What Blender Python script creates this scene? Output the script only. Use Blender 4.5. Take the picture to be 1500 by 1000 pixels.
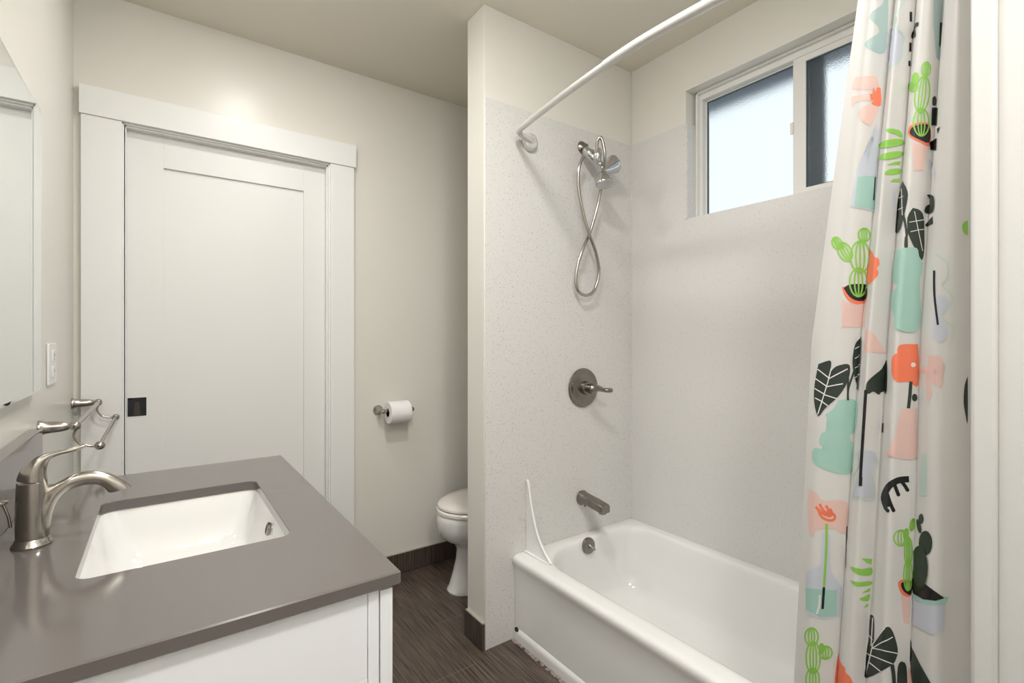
import bpy, bmesh, math, random
from mathutils import Vector, Matrix
from mathutils.bvhtree import BVHTree
PI = math.pi
random.seed(4)
S = bpy.context.scene
for o in list(bpy.data.objects): bpy.data.objects.remove(o)
COL = S.collection

# ------------------------------------------------------------ camera
YAW = math.radians(35.46)
CH = 1.178                      # camera height
FPX = 723.0                     # focal length in pixels of a 1500 wide frame
HOR = 496.0
cam_d = bpy.data.cameras.new('camera'); cam = bpy.data.objects.new('camera', cam_d); COL.objects.link(cam)
cam_d.sensor_width = 36; cam_d.lens = 36 * FPX / 1500
cam_d.shift_y = -(500 - HOR) / 1500
cam_d.clip_start = 0.02
cam.location = (0, 0, CH); cam.rotation_euler = (PI / 2, 0, -YAW)
S.camera = cam
FV = (math.sin(YAW), math.cos(YAW)); RV = (math.cos(YAW), -math.sin(YAW))

# ------------------------------------------------------------ world, colour, lights
S.view_settings.view_transform = 'Standard'; S.view_settings.look = 'None'
S.view_settings.gamma = 1; S.view_settings.use_curve_mapping = False
S.view_settings.exposure = 0.50
W = bpy.data.worlds.new('daylight'); S.world = W; W.use_nodes = True
bg = W.node_tree.nodes['Background']
bg.inputs[0].default_value = (0.90, 0.965, 1.0, 1); bg.inputs[1].default_value = 0.80
CEIL_LIGHT_W = 3.8             # main fixture over the floor
FLASH_BOUNCE_W = 10.0            # added ceiling disc standing in for bounced camera flash
REAR_FILL_W = 16.0  # added fill from behind the camera, in place of its flash

# ------------------------------------------------------------ room sizes
XL = -0.2533; XR = 1.823; YB = 2.35; YN = -0.75; ZC = 2.444
XP = 0.997                      # end of the partition
Y1 = 1.578; Y2 = 1.705          # partition faces
YT = 0.206                      # near end of the tub
XW = 1.819                      # face of the panel under the window
ZP = 2.093                      # top of the wall panels

def ray(px):
    u = (px - 750) / FPX
    return FV[0] + RV[0] * u, FV[1] + RV[1] * u
def at_y(px, py, Y):
    rx, ry = ray(px); d = Y / ry
    return Vector((rx * d, Y, CH - (py - HOR) / FPX * d))
def at_x(px, py, X):
    rx, ry = ray(px); d = X / rx
    return Vector((X, ry * d, CH - (py - HOR) / FPX * d))

# ------------------------------------------------------------ materials
def mat(name, col, rough=0.5, metal=0.0, noise=0.0, nscale=8, bump=0.0, bscale=60, coat=0.0, spec=0.5, ior=1.5):
    m = bpy.data.materials.new(name); m.use_nodes = True
    nt = m.node_tree; b = nt.nodes['Principled BSDF']
    b.inputs['Roughness'].default_value = rough; b.inputs['Metallic'].default_value = metal
    b.inputs['Coat Weight'].default_value = coat; b.inputs['Coat Roughness'].default_value = 0.06
    b.inputs['Specular IOR Level'].default_value = spec
    tc = nt.nodes.new('ShaderNodeTexCoord')
    n = nt.nodes.new('ShaderNodeTexNoise'); n.inputs['Scale'].default_value = nscale; n.inputs['Detail'].default_value = 4
    nt.links.new(tc.outputs['Object'], n.inputs['Vector'])
    mx = nt.nodes.new('ShaderNodeMix'); mx.data_type = 'RGBA'
    mx.inputs[6].default_value = (*[c * (1 - noise) for c in col], 1)
    mx.inputs[7].default_value = (*[min(1, c * (1 + noise)) for c in col], 1)
    nt.links.new(n.outputs['Fac'], mx.inputs[0]); nt.links.new(mx.outputs[2], b.inputs['Base Color'])
    if bump:
        n2 = nt.nodes.new('ShaderNodeTexNoise'); n2.inputs['Scale'].default_value = bscale; n2.inputs['Detail'].default_value = 3
        nt.links.new(tc.outputs['Object'], n2.inputs['Vector'])
        bp = nt.nodes.new('ShaderNodeBump'); bp.inputs['Strength'].default_value = bump; bp.inputs['Distance'].default_value = 0.002
        nt.links.new(n2.outputs['Fac'], bp.inputs['Height']); nt.links.new(bp.outputs[0], b.inputs['Normal'])
    return m
def lin(r, g, b):
    f = lambda c: (c / 255 / 12.92) if c <= 10 else ((c / 255 + 0.055) / 1.055) ** 2.4
    return (f(r), f(g), f(b))

M_wall = mat('wall_paint', (0.78, 0.76, 0.705), 0.32, noise=0.02, nscale=2, bump=0.06, bscale=25)
M_ceil = mat('ceiling_paint', (0.82, 0.78, 0.675), 0.6, noise=0.02, nscale=2, bump=0.1, bscale=40)
M_grey = mat('entry_paint', (0.57, 0.57, 0.56), 0.4, noise=0.015, nscale=4, bump=0.05, bscale=20)
M_trim = mat('trim_paint', (0.85, 0.85, 0.84), 0.35, noise=0.012, nscale=3, bump=0.03, bscale=30)
M_doorp = mat('door_paint', (0.83, 0.83, 0.815), 0.35, noise=0.015, nscale=2, bump=0.03, bscale=30)
M_porc = mat('porcelain', (0.77, 0.765, 0.75), 0.09, noise=0.01, nscale=3, coat=0.3)
M_tub = mat('tub_enamel', (0.84, 0.84, 0.83), 0.14, noise=0.012, nscale=5, coat=0.2)
M_cab = mat('cabinet_paint', (0.84, 0.86, 0.90), 0.4, noise=0.01, nscale=3)
M_quartz = mat('grey_quartz', (0.135, 0.12, 0.113), 0.13, noise=0.06, nscale=500, coat=0.15)
M_nickel = mat('brushed_nickel', (0.44, 0.41, 0.375), 0.24, 1.0, noise=0.08, nscale=30, bump=0.02, bscale=300)
M_dknick = mat('dark_nickel', (0.27, 0.25, 0.225), 0.27, 1.0, noise=0.08, nscale=30)
M_chrome = mat('chrome', (0.60, 0.61, 0.63), 0.07, 1.0, noise=0.02)
M_rod = mat('rod_satin', (0.68, 0.67, 0.65), 0.28, 0.35, noise=0.02)
M_black = mat('black_pull', (0.012, 0.012, 0.018), 0.35, noise=0.1)
M_dark = mat('dark_hole', (0.02, 0.018, 0.016), 0.6, noise=0.1)
M_latch = mat('latch_brown', (0.07, 0.055, 0.045), 0.4, 0.4, noise=0.1)
M_plastic = mat('white_plastic', (0.86, 0.86, 0.85), 0.3, noise=0.01)
M_socket = mat('socket_grey', (0.30, 0.29, 0.28), 0.5, noise=0.05)
M_paper = mat('tissue_paper', (0.9, 0.9, 0.89), 0.95, noise=0.02, nscale=60, bump=0.3, bscale=120)
M_card = mat('cardboard', (0.35, 0.27, 0.19), 0.9, noise=0.1)
M_seat = mat('seat_plastic', (0.84, 0.80, 0.75), 0.2, noise=0.01)
M_vinyl = mat('window_vinyl', (0.80, 0.79, 0.765), 0.35, noise=0.01)
M_gasket = mat('gasket', (0.05, 0.08, 0.09), 0.6, noise=0.1)
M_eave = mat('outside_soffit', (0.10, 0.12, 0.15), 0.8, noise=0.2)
M_silic = mat('caulk', (0.42, 0.39, 0.34), 0.6, noise=0.1, nscale=60, bump=0.3, bscale=200)
M_crumb = mat('crumbling_grout', (0.33, 0.275, 0.245), 0.95, noise=0.5, nscale=90, bump=1.0, bscale=150)

m = M_mirror = mat('mirror_glass', (0.86, 0.89, 0.88), 0.015, 1.0, noise=0.01)

def floor_mat(name, vertical=False):
    m = bpy.data.materials.new(name); m.use_nodes = True; nt = m.node_tree; b = nt.nodes['Principled BSDF']
    L = nt.links.new
    tc = nt.nodes.new('ShaderNodeTexCoord')
    sp = nt.nodes.new('ShaderNodeSeparateXYZ'); L(tc.outputs['Object'], sp.inputs[0])
    mp = nt.nodes.new('ShaderNodeMapping'); L(tc.outputs['Object'], mp.inputs[0])
    mp.inputs['Scale'].default_value = (150, 150, 3) if vertical else (170, 5, 1)
    n1 = nt.nodes.new('ShaderNodeTexNoise'); n1.inputs['Scale'].default_value = 1; n1.inputs['Detail'].default_value = 5; n1.inputs['Roughness'].default_value = 0.65
    L(mp.outputs[0], n1.inputs['Vector'])
    r = nt.nodes.new('ShaderNodeValToRGB'); L(n1.outputs['Fac'], r.inputs[0])
    k = 0.75 if vertical else 1.0
    r.color_ramp.elements[0].position = 0.36; r.color_ramp.elements[0].color = (0.030*k, 0.022*k, 0.018*k, 1)
    r.color_ramp.elements[1].position = 0.66; r.color_ramp.elements[1].color = (0.175*k, 0.130*k, 0.103*k, 1)
    out = r.outputs[0]
    if not vertical:
        cb = nt.nodes.new('ShaderNodeCombineXYZ')
        a1 = nt.nodes.new('ShaderNodeMath'); a1.operation = 'ADD'; a1.inputs[1].default_value = -1.84 + 6.1; L(sp.outputs[1], a1.inputs[0])
        a2 = nt.nodes.new('ShaderNodeMath'); a2.operation = 'ADD'; a2.inputs[1].default_value = -0.933 + 0.301 * 21; L(sp.outputs[0], a2.inputs[0])
        L(a1.outputs[0], cb.inputs[0]); L(a2.outputs[0], cb.inputs[1])
        br = nt.nodes.new('ShaderNodeTexBrick'); L(cb.outputs[0], br.inputs['Vector'])
        br.inputs['Scale'].default_value = 1; br.inputs['Brick Width'].default_value = 0.61; br.inputs['Row Height'].default_value = 0.301
        br.inputs['Mortar Size'].default_value = 0.0014; br.inputs['Mortar Smooth'].default_value = 0.2; br.offset = 0.5
        br.inputs['Color1'].default_value = (1, 1, 1, 1); br.inputs['Color2'].default_value = (0.84, 0.84, 0.84, 1)
        mu = nt.nodes.new('ShaderNodeMix'); mu.data_type = 'RGBA'; mu.blend_type = 'MULTIPLY'; mu.inputs[0].default_value = 1
        L(r.outputs[0], mu.inputs[6]); L(br.outputs['Color'], mu.inputs[7])
        mx = nt.nodes.new('ShaderNodeMix'); mx.data_type = 'RGBA'; L(br.outputs['Fac'], mx.inputs[0])
        L(mu.outputs[2], mx.inputs[6]); mx.inputs[7].default_value = (0.17, 0.14, 0.12, 1)
        out = mx.outputs[2]
    L(out, b.inputs['Base Color']); b.inputs['Roughness'].default_value = 0.42
    bp = nt.nodes.new('ShaderNodeBump'); bp.inputs['Strength'].default_value = 0.25; bp.inputs['Distance'].default_value = 0.001
    L(n1.outputs['Fac'], bp.inputs['Height']); L(bp.outputs[0], b.inputs['Normal'])
    return m
M_floor = floor_mat('dark_streaked_tile'); M_base = floor_mat('dark_streaked_base_tile', True)

def speck_mat():
    m = bpy.data.materials.new('speckled_panel'); m.use_nodes = True; nt = m.node_tree; b = nt.nodes['Principled BSDF']; L = nt.links.new
    tc = nt.nodes.new('ShaderNodeTexCoord'); cur = None
    base = (0.71, 0.70, 0.685)
    for sc, thr, colr, keep in ((190, 0.30, (0.38, 0.355, 0.33), 0.79), (120, 0.19, (0.20, 0.17, 0.15), 0.88)):
        v = nt.nodes.new('ShaderNodeTexVoronoi'); v.inputs['Scale'].default_value = sc; L(tc.outputs['Object'], v.inputs['Vector'])
        a = nt.nodes.new('ShaderNodeMath'); a.operation = 'LESS_THAN'; a.inputs[1].default_value = thr; L(v.outputs['Distance'], a.inputs[0])
        s = nt.nodes.new('ShaderNodeSeparateColor'); L(v.outputs['Color'], s.inputs[0])
        g = nt.nodes.new('ShaderNodeMath'); g.operation = 'GREATER_THAN'; g.inputs[1].default_value = keep; L(s.outputs[0], g.inputs[0])
        mu = nt.nodes.new('ShaderNodeMath'); mu.operation = 'MULTIPLY'; L(a.outputs[0], mu.inputs[0]); L(g.outputs[0], mu.inputs[1])
        mu2 = nt.nodes.new('ShaderNodeMath'); mu2.operation = 'MULTIPLY'; mu2.inputs[1].default_value = 0.8; L(mu.outputs[0], mu2.inputs[0])
        mx = nt.nodes.new('ShaderNodeMix'); mx.data_type = 'RGBA'; L(mu2.outputs[0], mx.inputs[0]); mx.inputs[7].default_value = (*colr, 1)
        if cur is None: mx.inputs[6].default_value = (*base, 1)
        else: L(cur, mx.inputs[6])
        cur = mx.outputs[2]
    L(cur, b.inputs['Base Color']); b.inputs['Roughness'].default_value = 0.3
    return m
M_panel = speck_mat()

def glass_mat():
    m = bpy.data.materials.new('obscure_glass'); m.use_nodes = True; nt = m.node_tree; b = nt.nodes['Principled BSDF']; L = nt.links.new
    b.inputs['Base Color'].default_value = (0.93, 0.98, 1, 1); b.inputs['Transmission Weight'].default_value = 1
    b.inputs['Roughness'].default_value = 0.22; b.inputs['IOR'].default_value = 1.3
    tc = nt.nodes.new('ShaderNodeTexCoord'); n = nt.nodes.new('ShaderNodeTexNoise'); n.inputs['Scale'].default_value = 260; n.inputs['Detail'].default_value = 2
    L(tc.outputs['Object'], n.inputs['Vector'])
    bp = nt.nodes.new('ShaderNodeBump'); bp.inputs['Strength'].default_value = 0.8; bp.inputs['Distance'].default_value = 0.0015
    L(n.outputs['Fac'], bp.inputs['Height']); L(bp.outputs[0], b.inputs['Normal'])
    return m
M_glass = glass_mat()

def emit_mat(name, col, s):
    m = bpy.data.materials.new(name); m.use_nodes = True; nt = m.node_tree
    b = nt.nodes['Principled BSDF']; b.inputs['Base Color'].default_value = (0.9, 0.9, 0.88, 1)
    b.inputs['Emission Color'].default_value = (*col, 1); b.inputs['Emission Strength'].default_value = s
    return m

def cloth_mat(name, col, tr=0.35, rough=0.45):
    m = bpy.data.materials.new(name); m.use_nodes = True; nt = m.node_tree; L = nt.links.new
    b = nt.nodes['Principled BSDF']; b.inputs['Roughness'].default_value = rough
    tc = nt.nodes.new('ShaderNodeTexCoord'); n = nt.nodes.new('ShaderNodeTexNoise'); n.inputs['Scale'].default_value = 25
    L(tc.outputs['Object'], n.inputs['Vector'])
    mx = nt.nodes.new('ShaderNodeMix'); mx.data_type = 'RGBA'; L(n.outputs['Fac'], mx.inputs[0])
    mx.inputs[6].default_value = (*[c * 0.98 for c in col], 1); mx.inputs[7].default_value = (*[min(1, c * 1.02) for c in col], 1)
    L(mx.outputs[2], b.inputs['Base Color'])
    t = nt.nodes.new('ShaderNodeBsdfTranslucent'); L(mx.outputs[2], t.inputs['Color'])
    ms = nt.nodes.new('ShaderNodeMixShader'); ms.inputs[0].default_value = tr
    L(b.outputs[0], ms.inputs[1]); L(t.outputs[0], ms.inputs[2]); L(ms.outputs[0], nt.nodes['Material Output'].inputs['Surface'])
    return m

# ------------------------------------------------------------ mesh helpers
class MB:
    def __init__(s): s.bm = bmesh.new()
    def box(s, x0, x1, y0, y1, z0, z1, bev=0.0, seg=2, mi=0):
        x0, x1 = min(x0, x1), max(x0, x1); y0, y1 = min(y0, y1), max(y0, y1)
        vs = [s.bm.verts.new((x, y, z)) for z in (z0, z1) for y in (y0, y1) for x in (x0, x1)]
        F = [(0, 2, 3, 1), (4, 5, 7, 6), (0, 1, 5, 4), (2, 6, 7, 3), (0, 4, 6, 2), (1, 3, 7, 5)]
        fs = [s.bm.faces.new([vs[i] for i in f]) for f in F]
        for f in fs: f.material_index = mi
        if bev:
            es = list({e for f in fs for e in f.edges})
            r = bmesh.ops.bevel(s.bm, geom=es, offset=bev, segments=seg, profile=0.5, affect='EDGES')
            for f in r['faces']: f.smooth = True; f.material_index = mi
        return s
    def loft(s, loops, cap0=True, cap1=True, closed=True, smooth=True, mi=0):
        R = [[s.bm.verts.new(p) for p in lp] for lp in loops]
        n = len(R[0])
        for a, b in zip(R, R[1:]):
            for i in range(n if closed else n - 1):
                j = (i + 1) % n
                try:
                    f = s.bm.faces.new((a[i], a[j], b[j], b[i])); f.smooth = smooth; f.material_index = mi
                except ValueError: pass
        for c, lp in ((cap0, R[0]), (cap1, R[-1])):
            if c:
                f = s.bm.faces.new(lp); f.material_index = mi; f.smooth = False
        return s
    def tube(s, pts, rad, seg=16, flat=1.0, up=None, smooth=True, round_end=False):
        pts = [Vector(p) for p in pts]
        if not hasattr(rad, '__len__'): rad = [rad] * len(pts)
        rad = list(rad)
        if round_end:
            for end in (0, 1):
                a, b = (pts[0], pts[1]) if end == 0 else (pts[-1], pts[-2])
                r = rad[0] if end == 0 else rad[-1]
                d = (a - b).normalized()
                ex = [(a + d * r * math.sin(t), r * math.cos(t)) for t in (PI / 8, PI / 4, 3 * PI / 8, PI / 2 * 0.97)]
                if end == 0: pts = [e[0] for e in reversed(ex)] + pts; rad = [e[1] for e in reversed(ex)] + rad
                else: pts += [e[0] for e in ex]; rad += [e[1] for e in ex]
        T = []
        for i in range(len(pts)):
            a = pts[max(i - 1, 0)]; b = pts[min(i + 1, len(pts) - 1)]; T.append((b - a).normalized())
        n = Vector(up) if up else Vector((0, 0, 1))
        if abs(n.dot(T[0])) > 0.95: n = Vector((0, 1, 0))
        loops = []
        for i, p in enumerate(pts):
            n = (n - T[i] * n.dot(T[i])).normalized(); b = T[i].cross(n)
            loops.append([p + (n * math.cos(t) + b * math.sin(t) * flat) * rad[i] for t in [2 * PI * k / seg for k in range(seg)]])
        return s.loft(loops, smooth=smooth)
    def lathe(s, prof, origin=(0, 0, 0), axis=(0, 0, 1), seg=32, smooth=True, sx=1.0):
        ax = Vector(axis).normalized(); o = Vector(origin)
        n = Vector((0, 0, 1)) if abs(ax.z) < 0.9 else Vector((1, 0, 0))
        n = (n - ax * n.dot(ax)).normalized(); b = ax.cross(n)
        loops = [[o + ax * h + (n * math.cos(t) + b * math.sin(t) * sx) * max(r, 1e-5) for t in [2 * PI * k / seg for k in range(seg)]] for r, h in prof]
        return s.loft(loops, smooth=smooth)
    def prism(s, pts, d, bev=0.0):
        a = [s.bm.verts.new(p) for p in pts]; b = [s.bm.verts.new(Vector(p) + Vector(d)) for p in pts]
        fs = [s.bm.faces.new(a), s.bm.faces.new(list(reversed(b)))]
        n = len(a)
        for i in range(n): fs.append(s.bm.faces.new((a[i], b[i], b[(i + 1) % n], a[(i + 1) % n])))
        if bev:
            es = list({e for f in fs for e in f.edges})
            r = bmesh.ops.bevel(s.bm, geom=es, offset=bev, segments=2, profile=0.5, affect='EDGES')
        return s
    def build(s, name, material, parent=None, autos=True):
        bmesh.ops.recalc_face_normals(s.bm, faces=s.bm.faces)
        me = bpy.data.meshes.new(name); s.bm.to_mesh(me); s.bm.free()
        for mm in (material if isinstance(material, (list, tuple)) else [material]): me.materials.append(mm)
        o = bpy.data.objects.new(name, me); COL.objects.link(o)
        if parent is not None: 
            o.parent = parent; o.matrix_parent_inverse = Matrix.Translation(-Vector(parent.location)) if parent.type == 'EMPTY' else Matrix()
        if autos:
            keep = [p.use_smooth for p in me.polygons]
            me.set_sharp_from_angle(angle=math.radians(38))
            me.polygons.foreach_set('use_smooth', keep)
        return o
def tag(o, label, cat, group=None):
    o['label'] = label; o['category'] = cat
    if group: o['group'] = group
    return o
def thing(name, label, cat, loc, group=None):
    o = bpy.data.objects.new(name, None); COL.objects.link(o); o.location = loc; o.empty_display_size = 0.05
    return tag(o, label, cat, group)
def struct(o): o['kind'] = 'structure'; return o
def cr(pts, n=8):
    """smooth curve through tuples of any size"""
    P = [tuple(p) for p in pts]; P = [P[0]] + P + [P[-1]]; out = []
    for i in range(1, len(P) - 2):
        for k in range(n):
            t = k / n; q = []
            for a, b, c, d in zip(P[i - 1], P[i], P[i + 1], P[i + 2]):
                q.append(0.5 * (2 * b + (c - a) * t + (2 * a - 5 * b + 4 * c - d) * t * t + (3 * b - a - 3 * c + d) * t ** 3))
            out.append(tuple(q))
    out.append(P[-1]); return out
def rrect(x0, x1, y0, y1, r, z, k=10, m=14):
    """rounded rectangle with the same number of points whatever its radius"""
    if not hasattr(r, '__len__'): r = (r,) * 4
    out = []
    C = [(x1 - r[0], y1 - r[0], 0, r[0]), (x0 + r[1], y1 - r[1], PI / 2, r[1]), (x0 + r[2], y0 + r[2], PI, r[2]), (x1 - r[3], y0 + r[3], 3 * PI / 2, r[3])]
    for i, (cx, cy, a0, rr) in enumerate(C):
        arc = [Vector((cx + rr * math.cos(a0 + PI / 2 * j / k), cy + rr * math.sin(a0 + PI / 2 * j / k), z)) for j in range(k + 1)]
        out += arc
        nx = C[(i + 1) % 4]; a = a0 + PI / 2
        q = Vector((nx[0] + nx[3] * math.cos(a), nx[1] + nx[3] * math.sin(a), z))
        for j in range(1, m): out.append(arc[-1].lerp(q, j / m))
    return out

# ============================================================ THE SETTING
struct(MB().box(XL - .1, XR + .12, YN - .1, YB + .35, -.05, 0).build('floor', M_floor))
struct(MB().box(XL - .1, XR + .12, YN - .1, YB + .35, ZC, ZC + .05).build('ceiling', M_ceil))
struct(MB().box(XL - .1, XL, YN - .1, YB + .35, 0, ZC).build('wall_left', M_wall))
DX0, DX1, DZ = -0.108, 0.632, 1.99
w = MB(); w.box(XL, DX0, YB, YB + .12, 0, ZC); w.box(DX1, XR, YB, YB + .12, 0, ZC); w.box(DX0, DX1, YB, YB + .12, DZ, ZC)
struct(w.build('wall_back', M_wall))
w = MB(); w.box(XP, XR, Y1 + .004, Y2, 0, ZC, 0.002)
struct(w.build('wall_partition', M_wall))
# window wall with its opening
WY0, WY1, WZ0, WZ1 = 0.46, 1.283, 1.687, 2.233
w = MB(); w.box(XR, XR + .12, WY1, YB + .3, 0, ZC); w.box(XR, XR + .12, YN, WY0, 0, ZC)
w.box(XR, XR + .12, WY0, WY1, 0, WZ0 - .012); w.box(XR, XR + .12, WY0, WY1, WZ1, ZC)
struct(w.build('wall_right', M_wall))
struct(MB().box(1.0, XR, YT - .03, YT, 0, ZC).build('wall_tub_end', M_wall))
w = MB(); w.box(1.0, 1.06, YN, YT - .03, 0, ZC)
struct(w.build('wall_entry', M_grey))
struct(MB().box(XL, 1.0, YN - .1, YN, 0, ZC).build('wall_near', M_wall))
# door-side trim at the right edge of the view
w = MB(); w.box(.984, 1.0, YT - .032, YT - .002, 0, ZC, 0.006, 3); w.box(.9905, 1.0, YN, YT - .0315, 0, ZC, 0.002, 3)
struct(w.build('trim_1', M_grey))
# speckled panels round the tub
w = MB(); w.box(XP + .003, XW, Y1, Y1 + .004, 0, ZP, 0.001)
struct(w.build('wall_panel_shower', M_panel))
w = MB()
w.box(XW, XR, WY1, Y1, 0, ZP); w.box(XW, XR, YT, WY0, 0, ZP); w.box(XW, XR, WY0, WY1, 0, WZ0)
w.box(XR, XR + .085, WY0, WY1, WZ0 - .012, WZ0)
w.box(XW - .004, XR + .070, WY1 - .012, WY1, WZ0, ZP, 0.001)
struct(w.build('wall_panel_window', M_panel))
# corner caulk beads
w = MB(); w.box(XW - .004, XW, Y1 - .004, Y1, .332, ZP); w.box(XW - .0025, XR, Y1 - .001, Y1 + .004, ZP, ZC)
struct(w.build('trim_2', M_panel))

# ---- window
wx = 1.893
wf = MB()
fw = 0.034
wf.box(wx - .006, wx + .045, WY0, WY1 - .012, WZ1 - fw, WZ1, .003)
wf.box(wx - .006, wx + .045, WY0, WY1 - .012, WZ0, WZ0 + .016, .003)
wf.box(wx - .0055, wx + .045, WY1 - .012 - .024, WY1 - .0125, WZ0 + .015, WZ1 - fw + .001, .002)
wf.box(wx - .0055, wx + .045, WY0 + .0005, WY0 + fw, WZ0 + .015, WZ1 - fw + .001, .002)
# step strips inside the recess head
wf.box(wx - .020, wx - .006, WY0, WY1 - .012, WZ1 - .010, WZ1, .002)
wf.box(wx - .020, wx - .006, WY1 - .022, WY1 - .012, WZ0, WZ1, .002)
win = struct(wf.build('window_1', M_vinyl))
ym0, ym1 = 0.836, 0.878         # meeting stile
def sash(y0, y1, x, t, nm, bot=.02, top=.022, left=.03, right=.03):
    s = MB(); z0, z1 = WZ0 + .010, WZ1 - fw + .004
    s.box(x, x + t, y0, y1, z0, z0 + bot, .003); s.box(x, x + t, y0, y1, z1 - top, z1, .003)
    s.box(x + .0006, x + t, y1 - left, y1 - .0004, z0 + bot - .002, z1 - top + .002, .001); s.box(x + .0006, x + t, y0 + .0004, y0 + right, z0 + bot - .002, z1 - top + .002, .001)
    a = s.build(nm, M_vinyl, win)
    g = MB(); e = .0035
    g.box(x + .004, x + .012, y0 + right, y0 + right + e, z0 + bot, z1 - top); g.box(x + .004, x + .012, y1 - left - e, y1 - left, z0 + bot, z1 - top)
    g.box(x + .004, x + .012, y0 + right, y1 - left, z1 - top - e, z1 - top); g.box(x + .004, x + .012, y0 + right, y1 - left, z0 + bot, z0 + bot + e*.5)
    g.build('gasket', M_gasket, a)
    p = MB(); p.box(x + .008, x + .012, y0 + right, y1 - left, z0 + bot, z1 - top); p.build('pane', M_glass, a)
    return a
sash(ym0 + .012, WY1 - .030, wx + .018, .02, 'fixed_sash', bot=.004, top=.010, left=.012, right=.012)
sl = sash(WY0 + .02, ym1, wx - .002, .02, 'sliding_sash', bot=.026, top=.026, left=.045, right=.03)
c = MB(); zz = at_x(1163, 188, wx).z
c.box(wx - .008, wx, ym1 - .004, ym1 + .008, zz - .022, zz + .022, .003); c.build('latch', M_vinyl, sl)
# outside: soffit and a dark strip, blurred through the glass
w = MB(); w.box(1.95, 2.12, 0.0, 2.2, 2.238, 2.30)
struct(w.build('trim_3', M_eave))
w = MB(); w.box(1.955, 1.975, 0.800, 0.858, 1.2, 2.234)  # dark strip added in place of the fixed sash's inner stile
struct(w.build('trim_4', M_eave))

# ---- base tiles
def base_run(n, boxes):
    w = MB()
    for b in boxes: w.box(*b, bev=.0015)
    return struct(w.build('baseboard_' + n, M_base))
base_run('back', [(.7545, 1.232, YB - .010, YB, 0.002, .100), (1.2345, XR, YB - .010, YB, 0.002, .100)])
base_run('partition', [(XP - .011, XP, Y1 + .0, Y2 + .01, 0.002, .100)])
w = MB(); w.box(XP - .010, XP + .001, Y1 + .001, Y2, .100, .106, .002); w.box(.7545, XR, YB - .009, YB, .100, .1045, .0015)
w.box(XP, XP + .003, Y1 - .003, Y1 + .004, 0, .1, .001)
struct(w.build('trim_5', M_silic))

# ---- door: pocket leaf, jambs, casing
CY = YB - .022                  # casing front
w = MB()
w.box(at_y(118, 0, CY).x, at_y(178.5, 0, CY).x, CY, YB, 0, 1.984, .0015)
w.box(at_y(484, 0, CY).x, at_y(519, 0, CY).x, CY, YB, 0, 1.984, .0015)
w.box(at_y(115.5, 0, CY).x, at_y(521.5, 0, CY).x, CY - .006, YB, 1.984, 2.089, .0015)
xa, xb = at_y(178.5, 0, CY).x, at_y(484, 0, CY).x
# jamb and split stops, stepping back
for k, (ins, y0, y1) in enumerate(((.006, YB - .012, YB + .03), (.012, YB, YB + .03))):
    w.box(xa - .004, xa + ins, y0, y1, 0, 1.984, .001); w.box(xb - ins, xb + .004, y0, y1, 0, 1.984, .001)
    w.box(xa, xb, y0, y1, 1.984 - ins, 1.984, .001)
struct(w.build('trim_6', M_trim))
dy = YB + .0305
lx0, lx1 = xa - .004, xb + .03
lp0, lp1 = at_y(240, 0, dy).x, at_y(445, 0, dy).x
zt = at_y(240, 246, dy).z
d = MB(); d.box(lx0, lp0, dy, dy + .035, .008, 2.0, .001); d.box(lp1, lx1, dy, dy + .035, .008, 2.0, .001)
d.box(lp0, lp1, dy, dy + .035, zt, 2.0, .001); d.box(lp0, lp1, dy, dy + .035, .008, .24, .001)
d.box(lp0 - .002, lp1 + .002, dy + .010, dy + .025, .24, zt + .002)
door = struct(d.build('door_1', M_doorp))
p0, p1 = at_y(187, 583, dy), at_y(214.5, 608, dy)
d = MB(); fr = .014; a = .0025
d.box(p0.x, p0.x + fr, dy - a, dy, p1.z, p0.z, .0006); d.box(p1.x - fr, p1.x, dy - a, dy, p1.z, p0.z, .0006)
d.box(p0.x, p1.x, dy - a, dy, p0.z - .006, p0.z, .0006); d.box(p0.x, p1.x, dy - a, dy, p1.z, p1.z + .002, .0006)
d.box(p0.x + .001, p1.x - .001, dy - .0008, dy, p1.z + .001, p0.z - .001)
pull = d.build('door_pull', M_black, door); pull['label'] = 'small black recessed door pull'
d = MB(); cx = (p0.x + p1.x) / 2
d.prism([(cx - .011, dy - .0018, p1.z + .002), (cx + .011, dy - .0018, p1.z + .002), (cx + .007, dy - .0018, p0.z - .018), (cx - .007, dy - .0018, p0.z - .018)], (0, .001, 0))
d.lathe([(.0045, 0), (.0045, .002), (.001, .0025)], (cx, dy - .0018, p0.z - .024), (0, -1, 0), 12)
d.build('latch', M_latch, pull)

# ============================================================ VANITY
CZ = .830; CT = .020
CX0, CX1 = XL + .001, .2945
CY0, CY1 = .700, 1.606
r0 = .002
w = MB()
hx0, hx1, hy0, hy1 = -.1015, .190, .942, 1.3555
hr = .022
loops = [rrect(hx0, hx1, hy0, hy1, hr, CZ - CT), rrect(hx0, hx1, hy0, hy1, hr, CZ - .001), rrect(hx0 - .001, hx1 + .001, hy0 - .001, hy1 + .001, hr, CZ),
         rrect(CX0 + .002, CX1 - .002, CY0 + .002, CY1 - .002, .002, CZ), rrect(CX0, CX1, CY0, CY1, .003, CZ - .002),
         rrect(CX0, CX1, CY0, CY1, .003, CZ - CT + .002), rrect(CX0 + .002, CX1 - .002, CY0 + .002, CY1 - .002, .002, CZ - CT), rrect(hx0, hx1, hy0, hy1, hr, CZ - CT)]
w.loft(loops, False, False, smooth=False)
top = w.build('countertop', M_quartz)
bmod = top.data
tag(top, 'dark grey quartz countertop with an undermount sink cutout on the white vanity', 'countertop')
bs = MB().box(XL + .001, -.2285, CY0 - .0, CY1, CZ + .0005, .963, .0015).build('backsplash', M_quartz)
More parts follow.
